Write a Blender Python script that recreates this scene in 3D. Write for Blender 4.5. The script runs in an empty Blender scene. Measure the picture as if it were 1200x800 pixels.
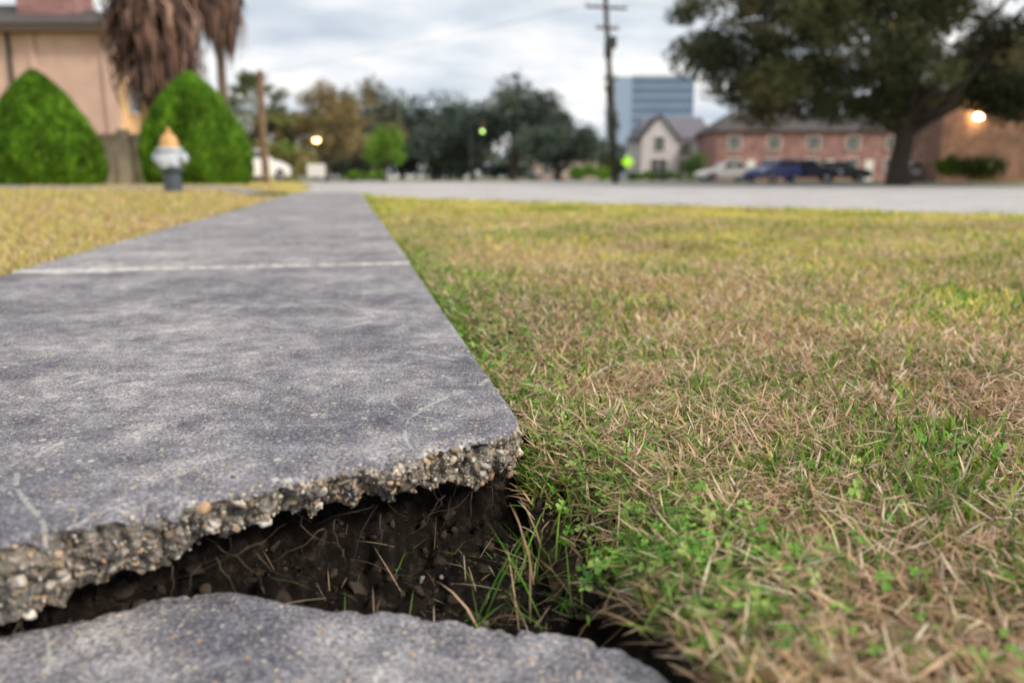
import bpy, bmesh, math, random
import numpy as np
from mathutils import Vector, Matrix
random.seed(5); rng=np.random.default_rng(5)
S=bpy.context.scene
S.view_settings.view_transform='Standard'
S.view_settings.look='None'
S.view_settings.exposure=0
COL=S.collection

# ------------------------------------------------------------ noise
def _h(ix,iy,iz):
    n=(ix.astype(np.int64)*374761393+iy.astype(np.int64)*668265263+iz.astype(np.int64)*2147483647)&0xffffffff
    n=((n^(n>>13))*1274126177)&0xffffffff
    return ((n^(n>>16))&0xffff)/65535.0
def vn(x,y,z=0.0):
    x=np.asarray(x,float);y=np.asarray(y,float);z=np.zeros_like(x)+z
    fx,fy,fz=np.floor(x),np.floor(y),np.floor(z)
    a,b,c=x-fx,y-fy,z-fz
    a=a*a*(3-2*a);b=b*b*(3-2*b);c=c*c*(3-2*c)
    r=0
    for i in (0,1):
        for j in (0,1):
            for k in (0,1):
                r=r+_h(fx+i,fy+j,fz+k)*(a if i else 1-a)*(b if j else 1-b)*(c if k else 1-c)
    return r*2-1
def fbm(x,y,z=0.0,o=4,ridge=False):
    r=0;A=1;t=0
    for i in range(o):
        f=2.03**i
        n=vn(np.asarray(x)*f+i*17.3,np.asarray(y)*f+i*9.1,np.asarray(z)*f+i*3.7)
        if ridge:n=1-2*np.abs(n)
        r=r+n*A;t+=A;A*=.52
    return r/t
def sm(a,b,x):
    t=np.clip((np.asarray(x,float)-a)/(b-a),0,1);return t*t*(3-2*t)

# ------------------------------------------------------------ materials
def mat(name,col=(.5,.5,.5),rough=.8,metal=0,spec=.5):
    m=bpy.data.materials.new(name);m.use_nodes=True
    b=m.node_tree.nodes['Principled BSDF']
    b.inputs['Base Color'].default_value=(*col,1);b.inputs['Roughness'].default_value=rough
    b.inputs['Metallic'].default_value=metal;b.inputs['Specular IOR Level'].default_value=spec
    return m
class NT:
    def __init__(s,m):s.t=m.node_tree;s.b=s.t.nodes.get('Principled BSDF')
    def n(s,ty,**k):
        x=s.t.nodes.new(ty)
        for a,v in k.items():
            if a in x.inputs.keys():x.inputs[a].default_value=v
            else:setattr(x,a,v)
        return x
    def l(s,a,b):s.t.links.new(a,b)
    def coord(s):
        g=s.n('ShaderNodeNewGeometry');return g.outputs['Position']
    def noise(s,sc,det=6,rough=.6,vec=None):
        x=s.n('ShaderNodeTexNoise',Scale=sc,Detail=det,Roughness=rough)
        s.l(vec or s.coord(),x.inputs['Vector']);return x.outputs['Fac']
    def ramp(s,f,stops):
        r=s.n('ShaderNodeValToRGB');e=r.color_ramp.elements
        while len(e)<len(stops):e.new(.5)
        for q,(p,c) in zip(e,stops):
            q.position=p;q.color=(*c,1) if len(c)==3 else c
        s.l(f,r.inputs[0]);return r.outputs[0]
    def mix(s,f,a,b,mode='MIX'):
        x=s.n('ShaderNodeMix',data_type='RGBA',blend_type=mode)
        for v,i in ((f,0),(a,6),(b,7)):
            if isinstance(v,(int,float)):x.inputs[i].default_value=v
            elif isinstance(v,tuple):x.inputs[i].default_value=(*v,1)
            else:s.l(v,x.inputs[i])
        return x.outputs[2]
    def math(s,op,a,b=0.0,c=0.0):
        x=s.n('ShaderNodeMath',operation=op)
        for i,v in enumerate((a,b,c)):
            if isinstance(v,(int,float)):x.inputs[i].default_value=v
            else:s.l(v,x.inputs[i])
        return x.outputs[0]
    def bump(s,h,st,dist,prev=None):
        x=s.n('ShaderNodeBump',Strength=st,Distance=dist);s.l(h,x.inputs['Height'])
        if prev:s.l(prev,x.inputs['Normal'])
        return x.outputs[0]
def noisy(name,c1,c2,scale=5,rough=.85,bump=.3,bd=.01):
    m=mat(name,c1,rough);t=NT(m);f=t.noise(scale)
    t.l(t.ramp(f,[(.35,c1),(.65,c2)]),t.b.inputs['Base Color'])
    if bump:t.l(t.bump(t.noise(scale*6),bump,bd),t.b.inputs['Normal'])
    return m
def attrmat(name,rough=.6,transl=.0,spec=.3,noise=0):
    m=mat(name,rough=rough,spec=spec);t=NT(m)
    a=t.n('ShaderNodeAttribute',attribute_name='Col');c=a.outputs['Color']
    if noise:
        c=t.mix(1.0,c,t.ramp(t.noise(noise),[(.3,(.6,.6,.6)),(.7,(1.2,1.2,1.2))]),'MULTIPLY')
    t.l(c,t.b.inputs['Base Color'])
    if transl:
        tr=t.n('ShaderNodeBsdfTranslucent');t.l(c,tr.inputs[0])
        mx=t.n('ShaderNodeMixShader');mx.inputs[0].default_value=transl
        t.l(t.b.outputs[0],mx.inputs[1]);t.l(tr.outputs[0],mx.inputs[2])
        t.l(mx.outputs[0],t.t.nodes['Material Output'].inputs[0])
    return m

# ------------------------------------------------------------ mesh utils
def npmesh(name,V,loops,totals,mtl,col=None,smooth=False,parent=None):
    me=bpy.data.meshes.new(name);V=np.asarray(V,np.float32)
    me.vertices.add(len(V));me.vertices.foreach_set('co',V.ravel())
    loops=np.asarray(loops,np.int32).ravel();totals=np.asarray(totals,np.int32)
    me.loops.add(len(loops));me.loops.foreach_set('vertex_index',loops)
    me.polygons.add(len(totals));st=np.concatenate([[0],np.cumsum(totals)[:-1]]).astype(np.int32)
    me.polygons.foreach_set('loop_start',st);me.polygons.foreach_set('loop_total',totals)
    if smooth:me.polygons.foreach_set('use_smooth',np.ones(len(totals),bool))
    me.update(calc_edges=True)
    if col is not None:
        a=me.color_attributes.new('Col','FLOAT_COLOR','POINT')
        c=np.ones((len(V),4),np.float32);c[:,:3]=col;a.data.foreach_set('color',c.ravel())
    me.materials.append(mtl)
    o=bpy.data.objects.new(name,me);COL.objects.link(o)
    if parent:adopt(o,parent)
    return o
def adopt(o,p):
    o.parent=p;o.matrix_parent_inverse=Matrix.Translation(p.location).inverted()
def group(name,loc=(0,0,0)):
    e=bpy.data.objects.new(name,None);e.location=loc;e.empty_display_size=.3;COL.objects.link(e);return e
def gridfaces(nr,nc,off=0,flip=False):
    i,j=np.meshgrid(np.arange(nr-1),np.arange(nc-1),indexing='ij')
    a=(i*nc+j).ravel();f=np.stack([a,a+1,a+nc+1,a+nc],1)+off
    return f[:,::-1] if flip else f
def grid(name,P,mtl,smooth=True,flip=False,parent=None,col=None):
    nr,nc=P.shape[:2];f=gridfaces(nr,nc,0,flip)
    return npmesh(name,P.reshape(-1,3),f,np.full(len(f),4),mtl,col,smooth,parent)
def poly_obj(name,V,F,mtl,parent=None,smooth=False,bevel=0,col=None):
    me=bpy.data.meshes.new(name);me.from_pydata([tuple(v) for v in V],[],F);me.materials.append(mtl)
    if smooth:
        for p in me.polygons:p.use_smooth=True
    o=bpy.data.objects.new(name,me);COL.objects.link(o)
    if bevel:
        b=o.modifiers.new('b','BEVEL');b.width=bevel;b.segments=2;b.limit_method='ANGLE'
    if parent:adopt(o,parent)
    return o
BF=[(0,3,2,1),(4,5,6,7),(0,1,5,4),(1,2,6,5),(2,3,7,6),(3,0,4,7)]
def box(name,x0,x1,y0,y1,z0,z1,mtl,parent=None,bevel=0,R=None,c=(0,0,0)):
    V=[(x0,y0,z0),(x1,y0,z0),(x1,y1,z0),(x0,y1,z0),(x0,y0,z1),(x1,y0,z1),(x1,y1,z1),(x0,y1,z1)]
    if R is not None:V=[tuple(R@Vector(v)+Vector(c)) for v in V]
    return poly_obj(name,V,BF,mtl,parent,bevel=bevel)
def lathe(name,prof,mtl,loc,parent=None,n=28,axis='Z'):
    V=[];F=[]
    for r,z in prof:
        for k in range(n):
            a=2*math.pi*k/n;x,y=r*math.cos(a),r*math.sin(a)
            v=(x,y,z) if axis=='Z' else ((z,x,y) if axis=='X' else (x,z,y))
            V.append((v[0]+loc[0],v[1]+loc[1],v[2]+loc[2]))
    for i in range(len(prof)-1):
        for k in range(n):
            F.append((i*n+k,i*n+(k+1)%n,(i+1)*n+(k+1)%n,(i+1)*n+k))
    F.append(tuple(range(n))[::-1]);F.append(tuple((len(prof)-1)*n+k for k in range(n)))
    o=poly_obj(name,V,F,mtl,parent)
    bm=bmesh.new();bm.from_mesh(o.data);bmesh.ops.recalc_face_normals(bm,faces=bm.faces);bm.to_mesh(o.data);bm.free()
    return o
def tubes(name,paths,mtl,parent=None,n=8,col=None):
    V=[];F=[];C=[]
    for idx,(pts,rad) in enumerate(paths):
        pts=[Vector(p) for p in pts];o=len(V)
        for i,p in enumerate(pts):
            d=(pts[min(i+1,len(pts)-1)]-pts[max(i-1,0)]).normalized()
            u=d.orthogonal().normalized() if i==0 else (u-d*u.dot(d)).normalized()
            w=d.cross(u)
            for k in range(n):
                a=2*math.pi*k/n;V.append(tuple(p+(u*math.cos(a)+w*math.sin(a))*rad[i]))
                if col:C.append(col[idx])
        for i in range(len(pts)-1):
            for k in range(n):F.append((o+i*n+k,o+i*n+(k+1)%n,o+(i+1)*n+(k+1)%n,o+(i+1)*n+k))
    return poly_obj(name,V,F,mtl,parent,smooth=True)

# ------------------------------------------------------------ camera
H=.32
cam=bpy.data.objects.new('Camera',bpy.data.cameras.new('Camera'));COL.objects.link(cam)
cam.location=(0,0,H);cam.rotation_euler=(math.radians(90-12.05),0,0)
cam.data.lens=27;cam.data.sensor_width=36;cam.data.clip_start=.02;cam.data.clip_end=3000
cam.data.dof.use_dof=True;cam.data.dof.focus_distance=1.12;cam.data.dof.aperture_fstop=2.4
S.camera=cam

# ------------------------------------------------------------ world & sun
W=bpy.data.worlds.new('World');S.world=W;W.use_nodes=True
t=NT(W);nt=W.node_tree
bg=nt.nodes['Background'];out=nt.nodes['World Output']
EL,AZ=38,118
sky=t.n('ShaderNodeTexSky');sky.sky_type='NISHITA';sky.sun_disc=False
sky.sun_elevation=math.radians(EL);sky.sun_rotation=math.radians(AZ)
t.l(sky.outputs[0],bg.inputs[0]);bg.inputs[1].default_value=.12
tc=t.n('ShaderNodeTexCoord');sp=t.n('ShaderNodeSeparateXYZ');t.l(tc.outputs['Generated'],sp.inputs[0])
zz=t.math('ADD',t.math('MAXIMUM',sp.outputs[2],0.0),.16)
cb=t.n('ShaderNodeCombineXYZ')
t.l(t.math('DIVIDE',sp.outputs[0],zz),cb.inputs[0]);t.l(t.math('MULTIPLY',t.math('DIVIDE',sp.outputs[1],zz),1.25),cb.inputs[1])
n1=t.noise(.62,7,.55,cb.outputs[0]);n2=t.noise(1.1,6,.55,cb.outputs[0])
ccol=t.ramp(n1,[(.36,(.50,.58,.68)),(.46,(.74,.79,.85)),(.53,(.97,.97,.97)),(.63,(1.14,1.09,1.02))])
cbg=t.n('ShaderNodeBackground');t.l(ccol,cbg.inputs[0]);cbg.inputs[1].default_value=1.08
mk=t.ramp(n2,[(.28,(.65,.65,.65)),(.46,(1,1,1))])
ms=t.n('ShaderNodeMixShader');t.l(mk,ms.inputs[0]);t.l(bg.outputs[0],ms.inputs[1]);t.l(cbg.outputs[0],ms.inputs[2])
t.l(ms.outputs[0],out.inputs[0])
sun=bpy.data.objects.new('sun',bpy.data.lights.new('sun','SUN'));COL.objects.link(sun)
sun.data.energy=3.5;sun.data.angle=math.radians(13);sun.data.color=(1,.87,.71)
e,a=math.radians(EL),math.radians(AZ)
sun.rotation_euler=Vector((math.sin(a)*math.cos(e),math.cos(a)*math.cos(e),math.sin(e))).to_track_quat('Z','Y').to_euler()

# ------------------------------------------------------------ geometry frame of the walk
R0=np.array([.215,0.]);th=math.atan(.2065)
A=np.array([-math.sin(th),math.cos(th)]);B=np.array([math.cos(th),math.sin(th)])
WID=1.36;S0L=-.045
def sv(x,y):
    dx=np.asarray(x)-R0[0];dy=np.asarray(y)-R0[1]
    return -(dx*B[0]+dy*B[1]),dx*A[0]+dy*A[1]
def xy(s,v):
    return R0[0]-s*B[0]+v*A[0],R0[1]-s*B[1]+v*A[1]
up=[(.035,.975),(.012,.95),(-.083,.893),(-.13,.85),(-.191,.815),(-.235,.785),(-.267,.752),(-.341,.718),(-.405,.677),(-.458,.634),(-.62,.60),(-.8,.56),(-1.0,.47),(-1.3,.42)]
lo=[(.16,.60),(.10,.645),(.06,.66),(0,.676),(-.06,.69),(-.129,.702),(-.18,.702),(-.235,.716),(-.275,.738),(-.307,.744),(-.36,.73),(-.42,.69),(-.489,.655),(-.6,.60),(-.8,.54),(-1.0,.45),(-1.35,.37)]
us=[sv(*p) for p in up];ls=[sv(*p) for p in lo]
us.sort(key=lambda q:q[0]);ls.sort(key=lambda q:q[0])
def edge_up(s):
    s=np.asarray(s);b=np.interp(s,[q[0] for q in us],[q[1] for q in us])
    b=b+.035*np.exp(-np.clip(s,0,9)/.012)
    return b+fbm(s*14,s*0+1.3,o=3)*.013+fbm(s*70,s*0+5,o=4)*.008
def edge_lo(s):
    s=np.asarray(s);b=np.interp(s,[q[0] for q in ls],[q[1] for q in ls])
    b=b-.025*np.exp(-np.clip(s-S0L,0,9)/.015)
    return b+fbm(s*16,s*0+8.3,o=3)*.008+fbm(s*120,s*0+2,o=2)*.002

# ------------------------------------------------------------ concrete
def concrete(name,dark,light,speck=True,scr=True,fine=1.0,a_sc=2.2):
    m=mat(name,dark,.86,spec=.35);t=NT(m)
    a=t.noise(a_sc,8,.66);b=t.noise(22,8,.72);c=t.noise(210,5,.75)
    col=t.ramp(a,[(.36,dark),(.64,light)])
    col=t.mix(.9,col,t.ramp(b,[(.32,(.42,.42,.45)),(.5,(.95,.95,.95)),(.68,(1.7,1.66,1.58))]),'MULTIPLY')
    col=t.mix(.95,col,t.ramp(c,[(.36,(.28,.28,.30)),(.5,(1,1,1)),(.66,(2.0,1.92,1.8))]),'MULTIPLY')
    nb=t.bump(c,.6*fine,.003);nb=t.bump(b,.45,.008,nb)
    if speck:
        st=t.ramp(t.noise(4.5,7,.7),[(.38,(.60,.60,.64)),(.52,(1,1,1)),(.66,(1.35,1.32,1.26))])
        col=t.mix(.75,col,st,'MULTIPLY')
        for sc,th_,cc in ((150,.68,(.60,.50,.36)),(70,.91,(.52,.50,.45)),(240,.62,(.03,.03,.034)),(110,.85,(.40,.28,.17)),(330,.58,(.62,.58,.51))):
            v=t.n('ShaderNodeTexVoronoi',Scale=sc);t.l(t.coord(),v.inputs['Vector'])
            s3=t.n('ShaderNodeSeparateColor');t.l(v.outputs['Color'],s3.inputs[0])
            k=t.math('MULTIPLY',t.math('GREATER_THAN',s3.outputs[0],th_),t.math('LESS_THAN',v.outputs['Distance'],t.math('MULTIPLY_ADD',s3.outputs[1],.28,.08)))
            col=t.mix(t.math('MULTIPLY',k,.8),col,cc)
    if scr:
        for sc,off in ((1.7,.53),(.9,.47)):
            f=t.noise(sc,1,.4);k=t.math('LESS_THAN',t.math('ABSOLUTE',t.math('SUBTRACT',f,off)),.0013)
            k=t.math('MULTIPLY',k,t.math('GREATER_THAN',t.noise(9,3),.48))
            col=t.mix(t.math('MULTIPLY',k,.38),col,(.55,.55,.53))
    t.l(col,t.b.inputs['Base Color']);t.l(nb,t.b.inputs['Normal'])
    return m
M_slab=concrete('weathered_concrete',(.125,.130,.165),(.285,.288,.318))
M_slab2=concrete('weathered_concrete_pale',(.175,.180,.215),(.30,.30,.32),fine=.8)
M_face=mat('broken_concrete',(.2,.18,.15),.95,spec=.2);t=NT(M_face)
v=t.n('ShaderNodeTexVoronoi',Scale=150);t.l(t.coord(),v.inputs['Vector'])
c=t.ramp(t.noise(55,8,.78),[(.36,(.014,.013,.012)),(.45,(.10,.088,.072)),(.55,(.27,.235,.19)),(.66,(.58,.53,.45))])
hs=t.n('ShaderNodeHueSaturation',Saturation=.2,Value=.5);t.l(v.outputs['Color'],hs.inputs['Color'])
c=t.mix(.3,c,hs.outputs[0]);t.l(c,t.b.inputs['Base Color'])
t.l(t.bump(v.outputs['Distance'],.8,.005,t.bump(t.noise(260,5,.75),.8,.003)),t.b.inputs['Normal'])

def build_slab(name,edge,v_far,top,thick,ns,nv,near_is_edge,mtl,recess,s0=0):
    g=group(name,(*xy(.6,(v_far+.9)/2),top))
    s=np.linspace(s0,WID,ns);ve=edge(s)
    k=np.linspace(0,1,nv)**1.7
    Sg,K=np.meshgrid(s,k,indexing='ij');VE=ve[:,None]
    V=VE+(v_far-VE)*K
    X,Y=xy(Sg,V);E=np.abs(V-VE)
    sgn=1 if near_is_edge else -1
    Z=top+fbm(X*9,Y*9,o=4)*.0018+fbm(X*90,Y*90,o=3)*.0010-.006*np.exp(-E/.006)
    Z-=.004*np.exp(-(Sg-s0)/.006)+.004*np.exp(-(WID-Sg)/.006)
    Z-=.018*sm(.0,.6,fbm(Sg*38,V*38,3.3,o=3))*np.exp(-E/.011)
    P=np.stack([X,Y,Z],2)
    grid('top',P,mtl,flip=near_is_edge==False,parent=g)
    nr=36;tt=np.linspace(0,1,nr)
    T,SS=np.meshgrid(tt,s,indexing='ij')
    th_=thick(SS);zz=Z[:,0][None]-th_*T
    rec=recess(SS)*T**1.5
    nz=fbm(SS*55,zz*55,2.2,o=4)*.016+fbm(SS*150,zz*150,7.7,o=3)*.011+fbm(SS*12,zz*18,4,o=2)*.012
    Vv=ve[None]+sgn*(rec+nz*np.minimum(1,T*9))
    zz=zz+fbm(SS*70,zz*70,9.9,o=2)*.005*np.minimum(1,T*5)
    X2,Y2=xy(SS,Vv);F=np.stack([X2,Y2,zz],2)
    un=F[-1].copy();ux,uy=xy(s,Vv[-1]+sgn*.5);un[:,0]=ux;un[:,1]=uy
    F2=np.concatenate([F,un[None]],0)
    grid('broken_face',F2,M_face,parent=g,flip=not near_is_edge)
    for nm,i in (('side_right',0),('side_left',-1)):
        Pt=P[i];Pb=Pt.copy();Pb[:,2]-=.1
        if near_is_edge: Pb[:,2]=np.maximum(Pb[:,2],Pt[:,2]-thick(np.array([s[i]]))[0])
        grid(nm,np.stack([Pt,Pb],0),M_face,parent=g,flip=(i==0))
    return g,s,ve,F
th_up=lambda s:np.interp(s,[0,.12,.2,.3,.42,.5,.62,1.36],[.060,.050,.042,.048,.055,.072,.082,.09])+fbm(s*26,s*0+4,o=3)*.015
g1,s1,ve1,F1=build_slab('broken_sidewalk_slab',edge_up,2.95,0,th_up,760,260,True,M_slab,lambda s:.022+fbm(s*9,s*0,o=2)*.014)
g2,s2,ve2,F2=build_slab('sunken_sidewalk_slab',edge_lo,-1.2,-.104,lambda s:.08+0*s,500,160,False,M_slab2,lambda s:.015+0*s,S0L)

bm=bmesh.new();bmesh.ops.create_icosphere(bm,subdivisions=2,radius=1);IV=np.array([v.co[:] for v in bm.verts]);IF=np.array([[v.index for v in f.verts] for f in bm.faces]);bm.free()
def rotm(n):
    q=rng.normal(size=(n,4));q/=np.linalg.norm(q,axis=1)[:,None];w,x,y,z=q.T
    return np.stack([1-2*(y*y+z*z),2*(x*y-z*w),2*(x*z+y*w),2*(x*y+z*w),1-2*(x*x+z*z),2*(y*z-x*w),2*(x*z-y*w),2*(y*z+x*w),1-2*(x*x+y*y)],1).reshape(n,3,3)
def pebbles(name,P,r,C,mtl,parent=None,rough=.16):
    n=len(P);sc=rng.uniform(.5,1.2,(n,1,3))*r[:,None,None]
    base=IV[None]*(1+rng.uniform(-rough,rough,(n,len(IV),1)))
    for _ in range(3):
        d=rng.normal(size=(n,1,3));d/=np.linalg.norm(d,axis=2)[...,None]
        pr=(base*d).sum(2,keepdims=True);base=base-d*np.maximum(pr-.45,0)
    V=np.einsum('nij,nkj->nki',rotm(n),base*sc)+P[:,None]
    F=(IF[None]+(np.arange(n)*len(IV))[:,None,None]).reshape(-1,3)
    return npmesh(name,V.reshape(-1,3),F,np.full(len(F),3),mtl,np.repeat(C,len(IV),0),False,parent)
M_peb=attrmat('aggregate_stone',.8,0,.3,noise=260)
pal=np.array([[.46,.39,.30],[.60,.56,.50],[.33,.27,.20],[.15,.135,.12],[.40,.37,.33],[.70,.66,.60],[.24,.21,.18],[.44,.29,.18],[.07,.065,.06],[.54,.40,.28]])
n=5800
ii=rng.integers(0,F1.shape[1],n);jj=rng.integers(1,F1.shape[0],n)
r=np.clip(rng.lognormal(math.log(.0021),.62,n),.0009,.0085)
P=F1[jj,ii]+rng.normal(0,.0014,(n,3));P[:,:2]+=A*(r*.35)[:,None]
C=pal[rng.integers(0,len(pal),n)]*rng.uniform(.5,1.15,(n,1))
pebbles('aggregate',P,r,C,M_peb,g1)
n=600
ii=rng.integers(0,F2.shape[1],n);jj=rng.integers(2,F2.shape[0],n)
pebbles('aggregate',F2[jj,ii],np.clip(rng.lognormal(math.log(.002),.45,n),.0012,.005),pal[rng.integers(0,len(pal),n)]*.8,M_peb,g2)
n=620;ss=rng.uniform(0,WID,n);ee=np.abs(rng.normal(0,.05,n))+.002+(rng.random(n)<.35)*rng.uniform(0,.8,n)
vv=edge_up(ss)+ee;X,Y=xy(ss,vv);r=np.clip(rng.lognormal(math.log(.0018),.5,n),.001,.0048)
pebbles('exposed_stones',np.stack([X,Y,-.0006-r*.5-.006*np.exp(-ee/.006)],1),r,pal[rng.integers(0,6,n)]*rng.uniform(.7,1.0,(n,1)),M_peb,g1)

# continuing sidewalk
M_walk=concrete('sidewalk_concrete',(.17,.175,.205),(.31,.31,.33),scr=False,a_sc=1.1)
sw=group('sidewalk',(*xy(.68,10),0))
segs=[2.962,6.9,10.4,13.9,17.6];zt=[.007,.0,.004,0]
for i in range(4):
    v0,v1=segs[i],segs[i+1]-.014
    s=np.linspace(0,WID,160);vvv=np.linspace(0,1,90)**1.3
    Sg,K=np.meshgrid(s,vvv,indexing='ij')
    chip=(.020*sm(.0,.5,fbm(s*9,s*0+i*3,o=3))+.005*fbm(s*60,s*0,o=2))[:,None]
    V=v0+chip*(1-K)+(v1-v0)*K
    X,Y=xy(Sg,V);Z=zt[i]+fbm(X*5,Y*5,o=3)*.0025-.004*np.exp(-Sg/.008)-.004*np.exp(-(WID-Sg)/.008)
    P=np.stack([X,Y,Z],2);grid('slab_%d'%(i+1),P,M_walk,parent=sw)
    for nm,q,fl in (('near_face',P[:,0],True),('far_face',P[:,-1],False),('right_face',P[0],False),('left_face',P[-1],True)):
        b=q.copy();b[:,2]-=.1;grid(nm,np.stack([q,b],0),M_walk,parent=sw,flip=not fl,smooth=False)
M_joint=noisy('patch_and_edge_light',(.26,.26,.265),(.58,.57,.56),24,.9,.6,.004)  # pale concrete patch at left, plus thin lines painting light on joint edges
for i,v0 in enumerate((2.957,6.893)):
    s=np.linspace(.002,WID-.002,300);w0=.003+.045*sm(.93,1.06,s)*(1-sm(1.25,1.33,s))*(i==0)*(1+.6*fbm(s*40,s*0,o=2))+.011*np.clip(fbm(s*11,s*0+i*4,o=3)+.15,0,1)
    rows=[]
    for k,zo in ((-1,-.002),(-.5,.0030),(.45,.0090 if i==0 else .003)):
        X,Y=xy(s,v0+k*w0);rows.append(np.stack([X,Y,np.full_like(s,zo)],1))
    grid('joint_patch_edge_light',np.stack(rows,0),M_joint,parent=sw)

# ------------------------------------------------------------ lawn height
def HR(x,y):
    q,v=sv(x,y);q=-q
    x=np.asarray(x);y=np.asarray(y)
    z=-.028-.047*(1-sm(1.0,2.6,y))+fbm(x*2.3,y*2.3,o=3)*.014*(1-.6*sm(3,8,y))
    z=z-.060*np.exp(-(((x-.06)/.09)**2+((y-.83)/.15)**2))
    z=z-.018*np.exp(-np.clip(q,0,9)/.05)
    z=z+fbm(x*28,y*28,o=3)*.007*(1-sm(1.5,3,y))
    return z
def HLf(x,y):
    xb=np.interp(y,[0,17.4,22,27,40,60,100],[-1.17,-4.76,-5.6,-7,-10.5,-16,-30])
    return -.022+.125*sm(5,10.5,y)*sm(.15,1.3,xb-x)+fbm(np.asarray(x)*1.3,np.asarray(y)*1.3,o=3)*.012
M_lawn=mat('lawn_soil',(.1,.1,.04),.95,spec=.1);t=NT(M_lawn)
a=t.ramp(t.noise(70,7,.75),[(.3,(.018,.013,.010)),(.5,(.06,.045,.03)),(.68,(.17,.13,.085))])
b=t.ramp(t.noise(9,8,.75),[(.32,(.26,.25,.05)),(.5,(.46,.39,.11)),(.68,(.56,.45,.21))])
sx=t.n('ShaderNodeSeparateXYZ');t.l(t.coord(),sx.inputs[0])
f=t.n('ShaderNodeMapRange');f.inputs[1].default_value=2;f.inputs[2].default_value=6;t.l(sx.outputs[1],f.inputs[0])
t.l(t.mix(f.outputs[0],a,b),t.b.inputs['Base Color']);t.l(t.bump(t.noise(90,6,.75),.9,.02),t.b.inputs['Normal'])
M_far=noisy('far_lawn',(.14,.19,.04),(.28,.27,.08),1.2,.95,.5,.05)

def resample(pts,n,warp=1.0):
    p=np.array(pts,float);d=np.concatenate([[0],np.cumsum(np.linalg.norm(np.diff(p,axis=0),axis=1))])
    q=np.linspace(0,1,n)**warp*d[-1]
    return np.stack([np.interp(q,d,p[:,k]) for k in range(p.shape[1])],1)
kerbR=[(16,-3.0),(9.4,3.1),(4.75,7.2),(1.4,10.2),(-1.3,12.7),(-2.5,14.6),(-3.35,17.4)]
nr=620;vs=-1+18.4*np.linspace(0,1,nr)**1.6
LX,LY=xy(-.002-.046*(1-sm(.66,.74,vs)),vs);Rr=resample(kerbR,nr,1.15)
u=np.linspace(0,1,420)**2.0
X=LX[:,None]+(Rr[:,0]-LX)[:,None]*u;Y=LY[:,None]+(Rr[:,1]-LY)[:,None]*u
grid('lawn',np.stack([X,Y,HR(X,Y)],2),M_lawn)
roadL=[tuple(float(c) for c in xy(WID,17.6)),(-5.6,22),(-7,27),(-10.5,40),(-16,60),(-30,100)]
nl=260;lx=[tuple(float(c) for c in xy(WID+.002,v)) for v in np.linspace(-1,17.6,30)]+roadL[1:]
Lr=resample(lx,nl,1.6);Ll=np.stack([np.full(nl,-70.),np.linspace(0,1,nl)**1.6*103-3],1)
u=np.linspace(0,1,150)**2.2
X=Lr[:,0][:,None]+(Ll[:,0]-Lr[:,0])[:,None]*u;Y=Lr[:,1][:,None]+(Ll[:,1]-Lr[:,1])[:,None]*u
grid('lawn',np.stack([X,Y,HLf(X,Y)],2),M_lawn,flip=True)

# ------------------------------------------------------------ dirt in the hollow
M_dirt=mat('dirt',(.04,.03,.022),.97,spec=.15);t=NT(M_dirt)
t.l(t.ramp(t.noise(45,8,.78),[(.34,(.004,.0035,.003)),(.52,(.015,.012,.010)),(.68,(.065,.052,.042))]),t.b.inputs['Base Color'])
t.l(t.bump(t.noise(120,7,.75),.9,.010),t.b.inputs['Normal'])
gx=np.arange(-1.5,.42,.0035);gy=np.arange(.25,1.35,.0035)
X,Y=np.meshgrid(gx,gy,indexing='ij');s_,v_=sv(X,Y)
wx_=fbm(X*18,Y*18,1.,o=3)*.03;wy_=fbm(X*18,Y*18,6.,o=3)*.03
e_=v_-edge_up(np.clip(s_,0,WID))
clod=fbm((X+wx_)*22,(Y+wy_)*22,o=5,ridge=True)*.026+fbm((X+wx_)*60,Y*60,o=3,ridge=True)*.011
Z=-.168+sm(0,.13,e_+fbm(X*20,Y*20,2,o=3)*.045)*.105+clod
Z=np.where(s_<0.0,Z+(HR(X,Y)-.012+clod*.5-Z)*sm(0,.08,-s_),Z)
Z=np.where(s_>WID-.03,Z*0-.05,Z)
le=edge_lo(np.clip(s_,S0L,WID))-v_
inl=(s_>S0L-.01)&(s_<WID);Z=np.where(inl,np.minimum(Z,Z+(-.20-Z)*sm(.015,.05,le)),Z)
Z=np.where(inl&(s_>-.01)&(e_>.05),np.minimum(Z,-.062),Z)
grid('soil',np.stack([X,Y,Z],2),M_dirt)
n=2600
def soilz(x,y):
    i=np.clip(((x-gx[0])/.0035).astype(int),0,len(gx)-1);j=np.clip(((y-gy[0])/.0035).astype(int),0,len(gy)-1);return Z[i,j]
ss=rng.uniform(-.12,.9,n);vv=edge_up(np.clip(ss,0,WID))+rng.uniform(-.30,.10,n)
X2,Y2=xy(ss,vv);ok=vv>edge_lo(np.clip(ss,S0L,WID))+.005;X2,Y2,ss=X2[ok],Y2[ok],ss[ok];n=len(X2)
r=np.clip(rng.lognormal(math.log(.0032),.65,n),.0012,.016)
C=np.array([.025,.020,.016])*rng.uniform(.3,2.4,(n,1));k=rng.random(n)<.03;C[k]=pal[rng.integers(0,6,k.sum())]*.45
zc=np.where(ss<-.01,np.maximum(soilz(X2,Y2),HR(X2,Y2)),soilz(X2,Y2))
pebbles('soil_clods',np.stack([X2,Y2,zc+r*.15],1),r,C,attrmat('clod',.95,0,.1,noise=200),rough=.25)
paths=[]
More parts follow.
